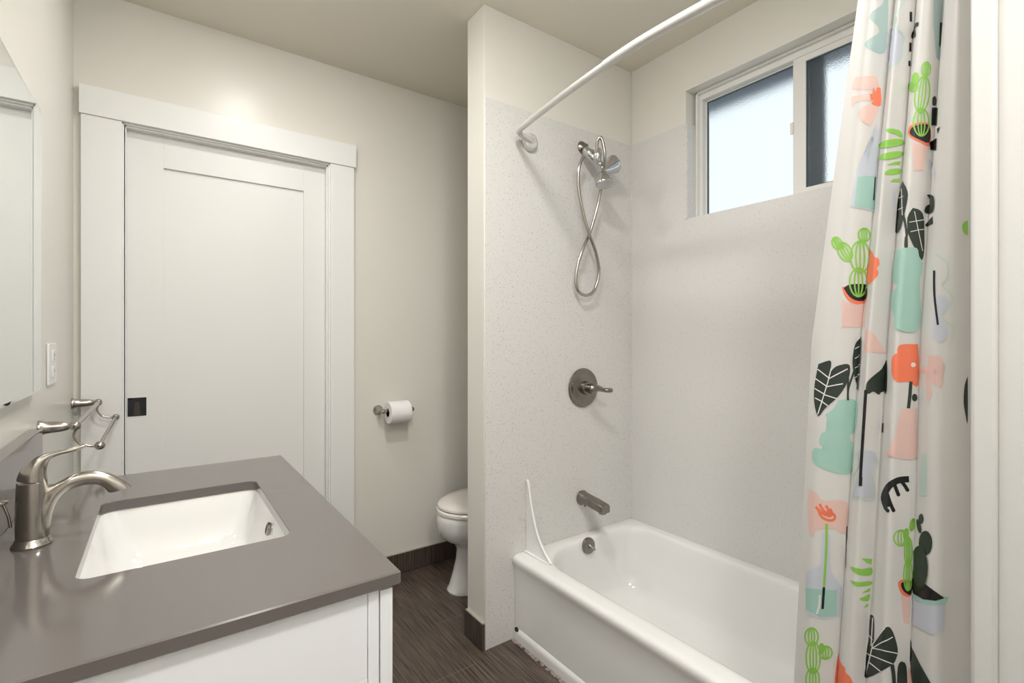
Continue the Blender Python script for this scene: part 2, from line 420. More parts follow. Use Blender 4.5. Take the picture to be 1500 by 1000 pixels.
tag(bs, 'low grey quartz backsplash strip along the wall below the mirror', 'backsplash')
# cabinet
vc = thing('vanity_cabinet', 'white vanity cabinet carrying the grey quartz countertop', 'cabinet', (.0, 1.15, 0))
b = MB(); b.box(XL + .002, .2487, CY0 + .016, CY1 - .012, .09, .6785, .001); b.box(XL + .002, .2487, CY0 + .016, hy0 - .05, .6785, CZ - CT - .0005, .001)
b.box(XL + .002, .2487, hy1 + .05, CY1 - .012, .6785, CZ - CT - .0005, .001); b.box(XL + .03, .19, CY0 + .03, CY1 - .03, .0, .09)
b.box(.235, .2487, hy0 - .05, hy1 + .05, .6785, CZ - CT - .0005)
b.box(XL + .002, XL + .02, hy0 - .05, hy1 + .05, .6785, CZ - CT - .0005)
b.build('body', M_cab, vc)
b = MB(); b.box(.2490, .2650, CY0 + .013, CY1 - .012, .09, CZ - CT - .0005, .0008); b.build('face_frame', M_cab, vc)
for i in range(2):
    ya = CY0 + .010 + i * .4425; yb = ya + .4385
    for nm, z0, z1 in (('drawer', .655, CZ - CT - .006), ('door', .10, .65)):
        b = MB(); b.box(.2662, .2780, ya, yb, z0, z1, .0008)
        s_ = .05
        b.box(.2775, .2850, ya, ya + s_, z0, z1, .0008); b.box(.2775, .2850, yb - s_, yb, z0, z1, .0008)
        b.box(.2775, .2850, ya + s_, yb - s_, z1 - .04, z1, .0008); b.box(.2775, .2850, ya + s_, yb - s_, z0, z0 + .04, .0008)
        b.build(nm, M_cab, vc)
# sink
sk = thing('sink', 'white rectangular undermount sink basin set into the grey countertop', 'sink', (.044, 1.149, .70))
o_ = .004; z = CZ - CT - .0008
L_ = [rrect(hx0 - .025, hx1 + .025, hy0 - .025, hy1 + .025, .04, z - .010), rrect(hx0 - .025, hx1 + .025, hy0 - .025, hy1 + .025, .04, z),
      rrect(hx0 - o_, hx1 + o_, hy0 - o_, hy1 + o_, .026, z), rrect(hx0 - o_ + .002, hx1 + o_ - .002, hy0 - o_ + .002, hy1 + o_ - .002, .028, z - .004),
      rrect(hx0 + .006, hx1 - .006, hy0 + .010, hy1 - .010, .04, z - .05), rrect(hx0 + .014, hx1 - .018, hy0 + .022, hy1 - .022, .05, z - .09),
      rrect(hx0 + .024, hx1 - .034, hy0 + .036, hy1 - .036, .055, z - .113), rrect(hx0 + .045, hx1 - .055, hy0 + .065, hy1 - .065, .055, z - .124),
      rrect(hx0 + .09, hx1 - .10, hy0 + .14, hy1 - .14, .045, z - .128)]
out = [[Vector((v.x, v.y, v.z - (.008 if i > 1 else 0))) for v in lp] for i, lp in enumerate(L_)]
s_ = MB(); s_.loft(L_, False, True); s_.build('basin', M_porc, sk)
oh = MB(); oc = Vector((hx1 - .0075, 1.142, .779)); nrm = Vector((-1, 0, .16)).normalized()
oh.lathe([(.0135, -.004), (.0135, .0012), (.0105, .0022), (.0092, .0012), (.0092, -.003)], oc, nrm, 24, sx=.8); a = oh.build('overflow_ring', M_nickel, sk)
MB().lathe([(.0001, -.0005), (.0088, -.0005), (.0088, .0003), (.0001, .0004)], oc, nrm, 20, sx=.8).build('overflow_hole', M_dark, sk)
MB().lathe([(.031, 0), (.031, .003), (.024, .005), (.022, .002), (.018, .004), (.0001, .009)], (.04, 1.149, z - .1275), (0, 0, 1), 28).build('drain', M_nickel, sk)

# faucet, traced in the vertical plane through its spout
FY = 1.148
def fz(X, Y): return at_y(X / 3.846, 560 + Y / 3.846, FY)
fc = thing('faucet', 'brushed nickel single-lever faucet standing behind the sink', 'faucet', (-.176, FY, CZ))
bx = fz(182, 750).x
def pl(rows):
    """ellipses spanned by two silhouette points and a sideways radius"""
    rows = cr(rows, 5); out = []
    for x0, y0, x1, y1, ry in rows:
        a, c = fz(x0, y0), fz(x1, y1); m_ = (a + c) / 2; h_ = (c - a) / 2
        out.append([m_ + h_ * math.cos(t) + Vector((0, ry * math.sin(t), 0)) for t in [2 * PI * k / 28 for k in range(28)]])
    return out
b = MB(); b.lathe([(.0262, 0.0004), (.0268, .003), (.0252, .006), (.0232, .008), (.0226, .011), (.0212, .013)], (bx, FY, CZ), (0, 0, 1), 40)
b.build('base_ring', M_nickel, fc)
b = MB(); zt_ = fz(180, 557).z - CZ
b.lathe([(.0212, .011), (.0213, .03), (.0212, .05), (.0208, .075), (.0202, .095), (.0196, zt_ - .001), (.0186, zt_)], (bx, FY, CZ), (0, 0, 1), 40)
b.build('body', M_nickel, fc)
b = MB(); b.loft(pl([(190,600,190,850,.015), (240,592,258,900,.0165), (268,586,286,825,.0155), (295,576,300,735,.0142), (340,553,330,662,.0125), (405,518,380,612,.0112), (475,499,455,582,.0105), (540,496,525,573,.0103), (610,507,572,582,.0105), (672,532,596,600,.0112), (715,556,606,612,.0118), (745,582,614,618,.0120)]))
b.build('spout', M_nickel, fc)
b = MB(); b.loft(pl([(93,552,270,551,.0196), (95,536,270,540,.0194), (112,500,265,508,.0185), (146,462,268,468,.0165), (188,428,285,434,.0135), (240,402,310,418,.0105), (305,386,352,403,.0088), (380,369,412,390,.0080), (440,352,458,376,.0075), (472,343,486,360,.0055)]))
b.build('lever', M_nickel, fc)
b = MB(); lx = bx - .033
b.tube(cr([(bx - .026, FY, CZ + .035), (lx + .004, FY, CZ + .055), (lx - .002, FY, CZ + .075)], 6), .0022, 10)
b.lathe([(.0001, 0), (.004, .0005), (.009, .003), (.0095, .005), (.006, .0075), (.0001, .009)], (lx - .003, FY, CZ + .073), (-.25, 0, 1), 20)
b.build('lift_rod', M_nickel, fc)

# mirror
mg = MB(); MX = -.2335; my1 = at_x(61.5, 300, MX).y; mz0 = at_x(60, 573, MX).z; mz1 = at_x(0, 42, MX).z
mzv = at_x(60, 163, MX).z; mzt = at_x(0, 52, MX).z
def mloop(x, ins):
    pts = [(CY0, mz0), (my1 - .10, mz0), (my1, mz0 + .012)]
    # right edge up to a broad arched shoulder
    sh = [(my1, mzv - .004), (my1 - .008, mzv + .003), (my1 - .03, mzv + .006), (my1 - .2, mzt), (CY0, mzt)]
    pts = [(CY0, mz0), (my1 - .14, mz0), (my1 - .03, mz0 + .002), (my1, mz0 + .010)] + sh
    cx, cz = (CY0 + my1) / 2, (mz0 + mzv) / 2
    res = []
    for y, z_ in pts:
        dy_, dz_ = y - cx, z_ - cz
        res.append(Vector((x, y - math.copysign(min(ins, abs(dy_)), dy_), z_ - math.copysign(min(ins, abs(dz_)), dz_))))
    return res
mg.loft([mloop(XL + .002, 0), mloop(MX - .0012, 0), mloop(MX, .006)], True, True, smooth=False)
mi = mg.build('mirror', M_mirror, autos=False); tag(mi, 'large frameless wall mirror above the grey backsplash', 'mirror')

# outlet on left wall
ot = thing('outlet', 'white electrical outlet plate on the wall right of the mirror', 'outlet', (XL, 1.88, 1.13))
pa, pb = at_x(72, 529, XL + .006), at_x(84.5, 590, XL + .006)
MB().box(XL + .0005, XL + .006, pa.y, pa.y + .125, 1.05, 1.165, .002).build('cover_plate', M_plastic, ot)
for zc_ in (1.085, 1.130):
    s_ = MB(); s_.box(XL + .0055, XL + .0085, pa.y + .046, pa.y + .080, zc_ - .016, zc_ + .016, .0015); rc = s_.build('receptacle', M_plastic, ot)
    s_ = MB(); s_.box(XL + .0082, XL + .0088, pa.y + .054, pa.y + .0565, zc_ - .004, zc_ + .008); s_.box(XL + .0082, XL + .0088, pa.y + .068, pa.y + .0705, zc_ - .003, zc_ + .007)
    s_.lathe([(.0025, 0), (.0025, .0006), (.0001, .0007)], (XL + .0082, pa.y + .0625, zc_ - .010), (1, 0, 0), 12)
    s_.build('slots', M_socket, rc)

# towel bar with swinging outer rail
tb = thing('towel_bar', 'brushed nickel double towel bar on the left wall beyond the faucet', 'towel bar', (XL, 2.0, .952))
ya, yb, tz = 1.715, 2.295, .951
def post(y):
    s_ = MB(); s_.lathe([(.0195, .0005), (.0200, .004), (.0185, .008), (.0155, .014), (.0145, .028), (.0130, .045), (.0105, .056), (.0075, .061), (.0105, .065), (.0130, .072), (.0110, .079), (.006, .083), (.0001, .084)], (XL, y, tz), (1, 0, 0), 28)
    return s_.build('post', M_nickel, tb)
post(ya); post(yb)
xi = XL + .073
MB().tube([(xi, ya, tz), (xi, yb, tz)], .0065, 16).build('inner_rail', M_nickel, tb)
xo, zo = -.132, tz - .058
for y in (ya, yb):
    s_ = MB(); q = cr([(xi, y, tz - .010), (xi - .004, y, tz - .028), (xi + .008, y, tz - .048), (xi + .026, y, tz - .056), (xo - .012, y, zo), (xo, y, zo)], 6)
    s_.tube(q, .0032, 12); s_.build('arm', M_nickel, tb)
    s_ = MB(); s_.lathe([(.0001, -.0125), (.006, -.011), (.0105, -.006), (.0118, 0), (.0105, .006), (.006, .011), (.0001, .0125)], (xo, y, zo), (0, 1, 0), 20)
    s_.build('end_ball', M_nickel, tb)
MB().tube([(xo, ya, zo), (xo, yb, zo)], .0052, 16).build('outer_rail', M_nickel, tb)

# ============================================================ TOILET PAPER
tpy = YB - .072; tpz = at_y(553, 600, YB).z
hx_a, hx_b = .866, 1.014
th = thing('toilet_paper_holder', 'brushed nickel toilet paper holder on the wall between door and toilet', 'toilet paper holder', (.94, YB, tpz))
for x in (hx_a, hx_b):
    s_ = MB(); s_.lathe([(.0235, .0005), (.0240, .004), (.0225, .009), (.016, .015), (.0125, .024), (.010, .045), (.0095, .058), (.012, .066), (.0115, .076), (.007, .083), (.0001, .085)], (x, YB, tpz), (0, -1, 0), 26)
    s_.build('post', M_nickel, th)
MB().tube([(hx_a + .008, tpy, tpz), (hx_b - .008, tpy, tpz)], .0075, 16).build('spindle', M_nickel, th)
tp = thing('toilet_paper_roll', 'white toilet paper roll on the nickel holder', 'toilet paper', (.945, tpy, tpz))
s_ = MB(); rz = tpz - .008; ra = .053
s_.lathe([(.021, 0), (ra - .002, 0), (ra, .002), (ra, .102), (ra - .002, .104), (.021, .104), (.021, 0)], (.890, tpy, rz), (1, 0, 0), 48)
s_.build('roll', M_paper, tp)
s_ = MB(); s_.lathe([(.0185, -.0005), (.0205, -.0005), (.0205, .1045), (.0185, .1045), (.0185, -.0005)], (.890, tpy, rz), (1, 0, 0), 32)
s_.build('core', M_card, tp)

# ============================================================ TOILET
ty = 2.03
tl = thing('toilet', 'white toilet with closed lid behind the partition wall', 'toilet', (1.4, ty, 0))
def egg(x0, x1, hw, z, n=48, p=1.0, sq=1.0):
    """egg outline with its point towards -x"""
    L = x1 - x0; pts = []
    for k in range(n):
        a = 2 * PI * k / n; c, s = math.cos(a), math.sin(a)
        cc = math.copysign(abs(c) ** sq, c); ss = math.copysign(abs(s) ** sq, s)
        x = x0 + L * .56 + (L * .56 if cc < 0 else L * .44) * cc
        pts.append(Vector((x, ty + hw * ss, z)))
    return pts
s_ = MB()
s_.loft([egg(1.088, 1.62, .105, 0, sq=.85), egg(1.086, 1.62, .107, .008, sq=.85), egg(1.098, 1.62, .100, .03, sq=.85), egg(1.115, 1.60, .088, .09, sq=.9), egg(1.128, 1.58, .082, .15),
         egg(1.132, 1.56, .084, .195), egg(1.118, 1.56, .100, .222), egg(1.078, 1.56, .135, .242), egg(1.051, 1.56, .162, .268), egg(1.040, 1.56, .176, .305), egg(1.037, 1.56, .182, .34),
         egg(1.042, 1.56, .183, .362), egg(1.048, 1.56, .180, .368)])
s_.build('bowl', M_porc, tl)
s_ = MB(); s_.loft([egg(1.046, 1.50, .180, .3685), egg(1.040, 1.50, .186, .373), egg(1.040, 1.50, .187, .384), egg(1.046, 1.50, .181, .390)]); s_.build('seat', M_seat, tl)
s_ = MB(); s_.loft([egg(1.050, 1.50, .177, .3925), egg(1.045, 1.50, .182, .396), egg(1.046, 1.50, .181, .405), egg(1.060, 1.49, .168, .413), egg(1.11, 1.46, .12, .418), egg(1.2, 1.4, .05, .419)])
s_.build('lid', M_seat, tl)
s_ = MB(); s_.box(1.50, 1.62, ty - .10, ty + .10, .30, .366, .01); s_.loft([rrect(1.615, 1.80, ty - .19, ty + .19, .03, .366), rrect(1.60, 1.805, ty - .21, ty + .21, .03, .72)]); s_.build('tank', M_porc, tl)
s_ = MB(); s_.box(1.592, 1.812, ty - .218, ty + .218, .7205, .75, .008, 3); s_.build('tank_lid', M_porc, tl)

# ============================================================ BATHTUB
TX0, TX1, TY0, TY1 = 1.1236, XW - .001, YT + .001, Y1 - .001
TZ = .330
tt = thing('bathtub', 'white enamel alcove bathtub below the window', 'bathtub', (1.47, .9, 0))
def apr(dx, z, r=.004, ins=0): return rrect(TX0 + dx, TX1 - ins, TY0 + ins, TY1 - ins, r, z, 10, 22)
def bas(a, b, c, d, r, z): return rrect(TX0 + a, TX1 - b, TY0 + c, TY1 - d, r, z, 10, 22)
Rb = (.10, .17, .17, .10)
T = [apr(.006, .0005), apr(.004, .030), apr(.006, .043), apr(.0125, .050), apr(.0125, .20), apr(.010, .275), apr(.005, .292), apr(.001, .305), apr(.001, .317), apr(.006, .3255, .008), apr(.014, .3290, .012), apr(.024, TZ, .015, .004),
     bas(.050, .034, .075, .032, [r * 1.03 for r in Rb], TZ + .001), bas(.066, .044, .082, .044, Rb, TZ), bas(.0735, .0505, .089, .0505, Rb, TZ - .0035), bas(.078, .055, .095, .055, Rb, TZ - .012),
     bas(.081, .060, .102, .057, Rb, TZ - .035), bas(.089, .072, .130, .062, Rb, TZ - .10), bas(.100, .088, .19, .070, Rb, TZ - .19), bas(.112, .104, .23, .080, [r * .95 for r in Rb], TZ - .235),
     bas(.130, .124, .255, .100, [r * .9 for r in Rb], TZ - .254), bas(.150, .146, .28, .125, [r * .8 for r in Rb], TZ - .262), bas(.25, .25, .42, .25, .05, TZ - .267)]
s_ = MB(); s_.loft(T, False, True); s_.build('tub_shell', M_tub, tt)
# overflow plate on the sloped end
oc = at_y(862, 799, Y1 - .062); on = Vector((0, -1, .12)).normalized()
s_ = MB(); s_.lathe([(.0335, -.006), (.0340, .002), (.0320, .006), (.020, .008), (.0001, .0085)], oc, on, 32); op = s_.build('overflow_plate', M_dknick, tt); op['label'] = 'round dark nickel overflow plate'
s_ = MB(); s_.tube([oc + on * .008 + Vector((-.002, 0, .004)), oc + on * .017 + Vector((.003, 0, -.004)), oc + on * .026 + Vector((.010, 0, -.012))], [.006, .0045, .0055], 12, round_end=True); s_.build('trip_lever', M_nickel, op)
MB().lathe([(.034, 0), (.034, .003), (.026, .004), (.024, .002), (.0001, .001)], (1.47, Y1 - .26, TZ - .2668), (0, 0, 1), 28).build('drain', M_nickel, tt)
ch = at_x(762, 938, TX0 + .001)
MB().lathe([(.0085, 0), (.0075, .002), (.0001, .0025)], (TX0 + .0065, Y1 - .022, .046), (-1, -.1, .35), 16, sx=1.4).build('chipped_spot', M_dark, tt)
# crumbling grout along the apron foot
w = MB()
for i in range(230):
    y = Y1 - .003 - random.random() * 1.36; x = TX0 - random.random() * .006
    q_ = .0015 + random.random() * .0035
    w.box(x - q_, x + .008, y - q_ * 1.5, y + q_ * 1.1, .0002, .0015 + random.random() * .004, .0006, 1)
gr = struct(w.build('trim_7', M_crumb))

# splash guard
sg = MB(); gx = 1.191
prof = [(Y1 - .002, TZ + .004), (Y1 - .002, TZ + .272)]
edge = cr([(Y1 - .004, TZ + .280), (Y1 - .014, TZ + .276), (Y1 - .026, TZ + .225), (Y1 - .045, TZ + .155), (Y1 - .075, TZ + .085), (Y1 - .115, TZ + .035), (Y1 - .155, TZ + .006)], 6)
poly = [(gx, Y1 - .003, TZ + .0025)] + [(gx, y, z) for y, z in edge]
sg.prism([Vector(p) for p in poly], (.004, 0, 0))
g = thing('splash_guard', 'curved white plastic splash guard standing on the tub rim corner', 'splash guard', (gx, Y1 - .05, TZ))
sg.build('fin', M_plastic, g)
s_ = MB(); s_.tube([(gx + .002, y, z) for y, z in edge], .0052, 12, round_end=True); s_.build('beaded_edge', M_plastic, g)
s_ = MB(); s_.box(gx - .012, gx + .010, Y1 - .15, Y1 - .002, TZ + .0015, TZ + .004, .001); s_.build('foot_flange', M_plastic, g)

# tub spout
ts = thing('tub_spout', 'dark nickel tub spout on the speckled wall above the overflow plate', 'tub spout', (1.496, Y1, .487))
sx_, sz_ = 1.496, .486
def sq(y, hw, zt_, zb_):
    return [Vector((sx_ + p.x, y, p.y)) for p in rrect(-hw, hw, zb_, zt_, min(hw, (zt_ - zb_) / 2) * (.9 if y > Y1 - .02 else .45), 0, 5, 3)]
s_ = MB(); s_.loft([sq(Y1 - .0005, .030, sz_ + .031, sz_ - .030), sq(Y1 - .008, .031, sz_ + .032, sz_ - .031), sq(Y1 - .018, .028, sz_ + .027, sz_ - .024), sq(Y1 - .05, .024, sz_ + .019, sz_ - .018),
                    sq(Y1 - .10, .0245, sz_ + .013, sz_ - .025), sq(Y1 - .138, .0250, sz_ + .006, sz_ - .031), sq(Y1 - .146, .0225, sz_ + .002, sz_ - .028)]); s_.build('body', M_dknick, ts)
s_ = MB(); s_.lathe([(.016, -.02), (.0165, .004), (.013, .0045), (.013, -.01)], (sx_, Y1 - .125, sz_ - .030), (0, 0, -1), 24); s_.build('outlet', M_dknick, ts)
s_ = MB(); s_.lathe([(.004, 0), (.004, .012), (.0001, .013)], (sx_, Y1 - .022, sz_ - .022), (0, 0, -1), 12); s_.build('set_screw', M_dknick, ts)

# valve
vp = at_y(853.5, 567.5, Y1)
va = thing('shower_valve', 'round dark nickel shower valve with lever on the speckled wall', 'shower valve', vp)
s_ = MB(); s_.lathe([(.084, .0005), (.0855, .003), (.083, .008), (.074, .010), (.068, .0075), (.062, .0075), (.052, .012), (.038, .015), (.0001, .016)], vp, (0, -1, 0), 56); s_.build('escutcheon', M_dknick, va)
s_ = MB(); s_.lathe([(.030, .014), (.029, .026), (.027, .034), (.020, .036), (.020, .050), (.0225, .054), (.0215, .070), (.014, .078), (.0001, .080)], vp, (0, -1, 0), 36); s_.build('hub', M_dknick, va)
e = at_y(895, 571.5, Y1 - .098)
s_ = MB(); q = cr([(vp.x + .002, Y1 - .064, vp.z, .016), (vp.x + .020, Y1 - .072, vp.z + .002, .0135), ((vp.x + e.x) / 2 + .006, Y1 - .083, e.z + .002, .0095), (e.x - .012, Y1 - .095, e.z, .0105), (e.x, e.y, e.z, .0092)], 6)
s_.tube([v[:3] for v in q], [v[3] for v in q], 18, round_end=True); s_.build('lever', M_dknick, va)

# hand shower
sh = thing('hand_shower', 'chrome hand shower with looped metal hose on the speckled wall', 'shower head', at_y(852, 216, Y1))
def z3(X, Y, yy): return at_y(740 + X / 3.333, 160 + Y / 3.333, yy)
fl = z3(375, 188, Y1)
s_ = MB(); s_.lathe([(.027, .0005), (.0275, .004), (.022, .012), (.011, .018), (.0095, .03)], fl, (0, -1, 0), 28); s_.build('flange', M_dknick, sh)
b0 = z3(398, 205, Y1 - .045); b1 = z3(470, 275, Y1 - .085)
s_ = MB(); s_.tube(cr([tuple(fl + Vector((0, -.02, 0))), tuple(b0 + Vector((0, .01, .006))), tuple(z3(430, 208, Y1 - .065))], 6), .0095, 16); s_.build('shower_arm', M_dknick, sh)
s_ = MB(); q = [b0, b0.lerp(b1, .15), b0.lerp(b1, .5), b0.lerp(b1, .8), b1]
s_.tube(q, [.018, .0215, .0195, .016, .017], 24, round_end=True); s_.build('diverter', M_chrome, sh)
s_ = MB(); c0 = z3(452, 222, Y1 - .10)
s_.lathe([(.012, -.028), (.016, -.022), (.0175, 0), (.015, .018), (.010, .026)], c0, (.1, -.1, 1), 24); s_.build('hose_nut', M_chrome, sh)
def head(a, b, r, nm):
    ax = (b - a); L = ax.length
    s_ = MB(); s_.lathe([(.010, -.008), (.011, 0), (.014, L * .25), (r * .62, L * .55), (r * .92, L * .82), (r, L * .95), (r * .98, L), (r * .9, L * 1.03), (.0001, L * 1.0)], a, ax, 36, sx=.8)
    return s_.build(nm, M_chrome, sh)
head(z3(468, 278, Y1 - .10), z3(493, 366, Y1 - .125), .048, 'spray_head')
head(z3(476, 306, Y1 - .08), z3(534, 266, Y1 - .075), .041, 'spray_head')
hp = [(382, 232, .060), (360, 290, .055), (359, 390, .050), (384, 520, .052), (412, 612, .056), (443, 700, .05), (458, 790, .042), (444, 862, .038), (425, 895, .037), (396, 908, .036), (367, 898, .036), (350, 872, .036), (345, 835, .036), (353, 765, .038), (382, 675, .040), (415, 600, .038), (447, 490, .045), (466, 395, .06), (482, 300, .10), (487, 235, .125), (480, 175, .125), (466, 138, .120), (450, 155, .110), (448, 205, .102)]
q = cr([tuple(z3(X, Y, Y1 - d_)) for X, Y, d_ in hp], 8)
s_ = MB(); s_.tube(q, .0068, 12); s_.build('hose', M_nickel, sh)

# ============================================================ SHOWER ROD
ZR = CH + .797
fr_ = Vector((1.208, Y1, ZR - .008))
rod = thing('shower_rod', 'curved satin white shower curtain rod over the tub', 'shower rod', (1.15, .9, ZR))
def flange(p, d):
    s_ = MB(); s_.lathe([(.036, .0005), (.038, .004), (.037, .010), (.030, .019), (.020, .023), (.0001, .024)], p, d, 36); f = s_.build('flange', M_rod, rod); return f
flange(fr_, (0, -1, 0)); flange(Vector((1.208, YT, ZR - .008)), (0, 1, 0))
s_ = MB()
ym_ = (Y1 + YT) / 2
bow = lambda y: 1.049 + .068 * (abs(y - ym_) / .64) ** 1.5
pts = [(1.208, Y1 - .016, ZR - .010), (1.186, Y1 - .024, ZR - .007), (1.152, Y1 - .031, ZR - .002), (1.128, Y1 - .042, ZR), (bow(Y1 - .065), Y1 - .065, ZR)] + [(bow(y), y, ZR) for y in (1.47, 1.40, 1.30, 1.20, 1.10, 1.0, .94, ym_)]
half = cr(pts, 6); mir = [(x, (Y1 + YT) - y, z) for x, y, z in reversed(half[:-1])]
half2 = [h for h in half if h[1] > 1.0]; mid = [h for h in half if h[1] <= 1.0]
s_.tube(half2, .0112, 20); s_.build('outer_tube', M_rod, rod)
s_ = MB(); s_.tube([half2[-1]] + mid + [h for h in mir], .0132, 20); s_.build('main_tube', M_rod, rod)

# ============================================================ SHOWER CURTAIN
def ypx(px, x):
    rx, ry = ray(px); return x * ry / rx
def xbase(z):
    t = max(0, min(1, (z - .45) / 1.4)); return 1.104 + .028 * t
# seams between folds: pixel column at picture rows 100, 500 and 900
SE = [(1245, 1190, 1168), (1301, 1261, 1234), (1334, 1299, 1275), (1376, 1348, 1336), (1436, 1432, 1434)]
def interp3(t3, py):
    a, b, c = t3
    if py < 500: return a + (b - a) * (py - 100) / 400
    return b + (c - b) * (py - 500) / 400
def row(z):
    xb = xbase(z); ys = []
    for k, t3 in enumerate(SE):
        px = 1300
        for _ in range(3):
            rx, ry = ray(px); d_ = xb / rx; py = HOR + (CH - z) / d_ * FPX
            px = interp3(t3, py)
        ys.append(ypx(px, xb - (.012 if k == 0 else 0)))
    out = []
    A = [.026, .027, .026, .034]
    for k in range(4):
        y0, y1 = ys[k], ys[k + 1]
        N = 22
        for i in range(N):
            t = i / N
            ph = t
            bump = math.sin(PI * t) ** .75 if 0 < t < 1 else 0
            if k == 0 and t < .5: bump = .55 + .45 * math.sin(PI * t)
            wob = .0022 * math.sin(3 * z + k * 2 + t * 9)
            # each fold leans so that its crest overhangs the next valley
            y = y0 + (y1 - y0) * (t + .05 * math.sin(2 * PI * t))
            out.append(Vector((xb - A[k] * bump + wob, y, z)))
    out.append(Vector((xb, ys[4], z)))
    return out
cb = bmesh.new(); zs = [.10 + (ZR - .034 - .10) * i / 110 for i in range(111)]
R = [[cb.verts.new(p) for p in row(z)] for z in zs]
for a, b in zip(R, R[1:]):
    for i in range(len(a) - 1):
        f = cb.faces.new((a[i], a[i + 1], b[i + 1], b[i])); f.smooth = True
cb.normal_update()
bvh = BVHTree.FromBMesh(cb)
CAMP = Vector((0, 0, CH))
def hit(px, py):
    rx, ry = ray(px); dv = Vector((rx, ry, -(py - HOR) / FPX)).normalized()
    p, n, i, dd = bvh.ray_cast(CAMP, dv)
    if p is None: return None
    if n.dot(dv) > 0: n = -n
    return p, n
cloth_cols = {
 'white': cloth_mat('curtain_fabric', (0.68, 0.67, 0.655), .28, .38),
 'mint': cloth_mat('print_mint', lin(172, 210, 199), .3), 'blue': cloth_mat('print_blue', lin(206, 210, 222), .3),
 'slate': cloth_mat('print_slate', lin(176, 198, 197), .3),
 'dark': cloth_mat('print_dark', lin(44, 54, 47), .1), 'black': cloth_mat('print_black', lin(14, 14, 16), .05),
 'orange': cloth_mat('print_orange', lin(246, 132, 98), .25), 'pink': cloth_mat('print_pink', lin(234, 202, 194), .3),
 'lime': cloth_mat('print_lime', lin(148, 204, 92), .25), 'vein': cloth_mat('print_vein', lin(232, 230, 226), .2),
 'palemint': cloth_mat('print_pale_mint', lin(196, 216, 208), .3)}
CN = list(cloth_cols); done = []
def decal(poly, col, fixed=None):
    bb = (min(p[0] for p in poly), max(p[0] for p in poly), min(p[1] for p in poly), max(p[1] for p in poly))
    if fixed is None:
        lv = 1 + max([l for b, l in done if b[0] < bb[1] and b[1] > bb[0] and b[2] < bb[3] and b[3] > bb[2]], default=0)
    else: lv = fixed
    done.append((bb, lv)); off = .0004 + .00022 * lv
    t = bmesh.new()
    try: t.faces.new([t.verts.new((x, y, 0)) for x, y in poly])
    except Exception: t.free(); return
    bmesh.ops.triangulate(t, faces=t.faces)
    xs = [p[0] for p in poly]; yl = [p[1] for p in poly]
    x = math.floor(min(xs)) + 1
    while x < max(xs):
        bmesh.ops.bisect_plane(t, geom=t.verts[:] + t.edges[:] + t.faces[:], plane_co=(x, 0, 0), plane_no=(1, 0, 0)); x += 1.5
    y = math.floor(min(yl)) + 3
    while y < max(yl):
        bmesh.ops.bisect_plane(t, geom=t.verts[:] + t.edges[:] + t.faces[:], plane_co=(0, y, 0), plane_no=(0, 1, 0)); y += 8
    mp = {}
    for v in t.verts:
        h = hit(v.co.x, v.co.y)
        if h: mp[v] = h[0] + h[1] * off
    nv = {}
    for f in t.faces:
        if not all(v in mp for v in f.verts): continue
        P = [mp[v] for v in f.verts]
        if max((a - b).length for a in P for b in P) > .03: continue
        vs = []
        for v in f.verts:
            if v not in nv: nv[v] = cb.verts.new(mp[v])
            vs.append(nv[v])
        try: g_ = cb.faces.new(vs); g_.material_index = CN.index(col)
        except ValueError: pass
    t.free()
OR = {5: (1160, 0, 2.857), 6: (1160, 330, 2.857), 7: (1160, 660, 2.941)}
def P(c, pts, col, smooth=True):
    ox, oy, s = OR[c]
    pts = [(ox + x / s, oy + y / s) for x, y in pts]
    if smooth and len(pts) > 4:
        q = cr(pts + [pts[0]], 3)[:-1]; pts = q
    decal(pts, col)
def LN(c, pts, wd, col, smooth=True, lv=None):
    ox, oy, s = OR[c]
    q = [(ox + x / s, oy + y / s) for x, y in pts]
    if smooth and len(q) > 2: q = cr(q, 4)
    h = wd / s / 2
    bx0, bx1 = min(p[0] for p in q) - h, max(p[0] for p in q) + h; by0, by1 = min(p[1] for p in q) - h, max(p[1] for p in q) + h
    lv = 1 + max([l for b, l in done if b[0] < bx1 and b[1] > bx0 and b[2] < by1 and b[3] > by0], default=0) if lv is None else lv
    for a, b in zip(q, q[1:]):
        dx, dy_ = b[0] - a[0], b[1] - a[1]; L = math.hypot(dx, dy_) or 1; nx, ny = -dy_ / L * h, dx / L * h; ex, ey = dx / L * h * .3, dy_ / L * h * .3
        decal([(a[0] + nx - ex, a[1] + ny - ey), (b[0] + nx + ex, b[1] + ny + ey), (b[0] - nx + ex, b[1] - ny + ey), (a[0] - nx - ex, a[1] - ny - ey)], col, lv)
    return lv
def EL(c, x, y, rx, ry, col, rot=0, n=16):
    cs, sn = math.cos(rot), math.sin(rot)
    P(c, [(x + rx * math.cos(a) * cs - ry * math.sin(a) * sn, y + rx * math.cos(a) * sn + ry * math.sin(a) * cs) for a in [2 * PI * k / n for k in range(n)]], col, False)
def ELL(c, x, y, rx, ry, wd, col, rot=0, inner=2):
    cs, sn = math.cos(rot), math.sin(rot); n = 18; lv = None
    for f in [1] + [.45, -.0][:inner]:
        pts = [(x + rx * f * math.cos(a) * cs - ry * math.sin(a) * sn, y + rx * f * math.cos(a) * sn + ry * math.sin(a) * cs) for a in [2 * PI * k / n for k in range(n + 1)]]
        lv = LN(c, pts if f else pts[n // 4:3 * n // 4 + 1], wd, col, False, lv)
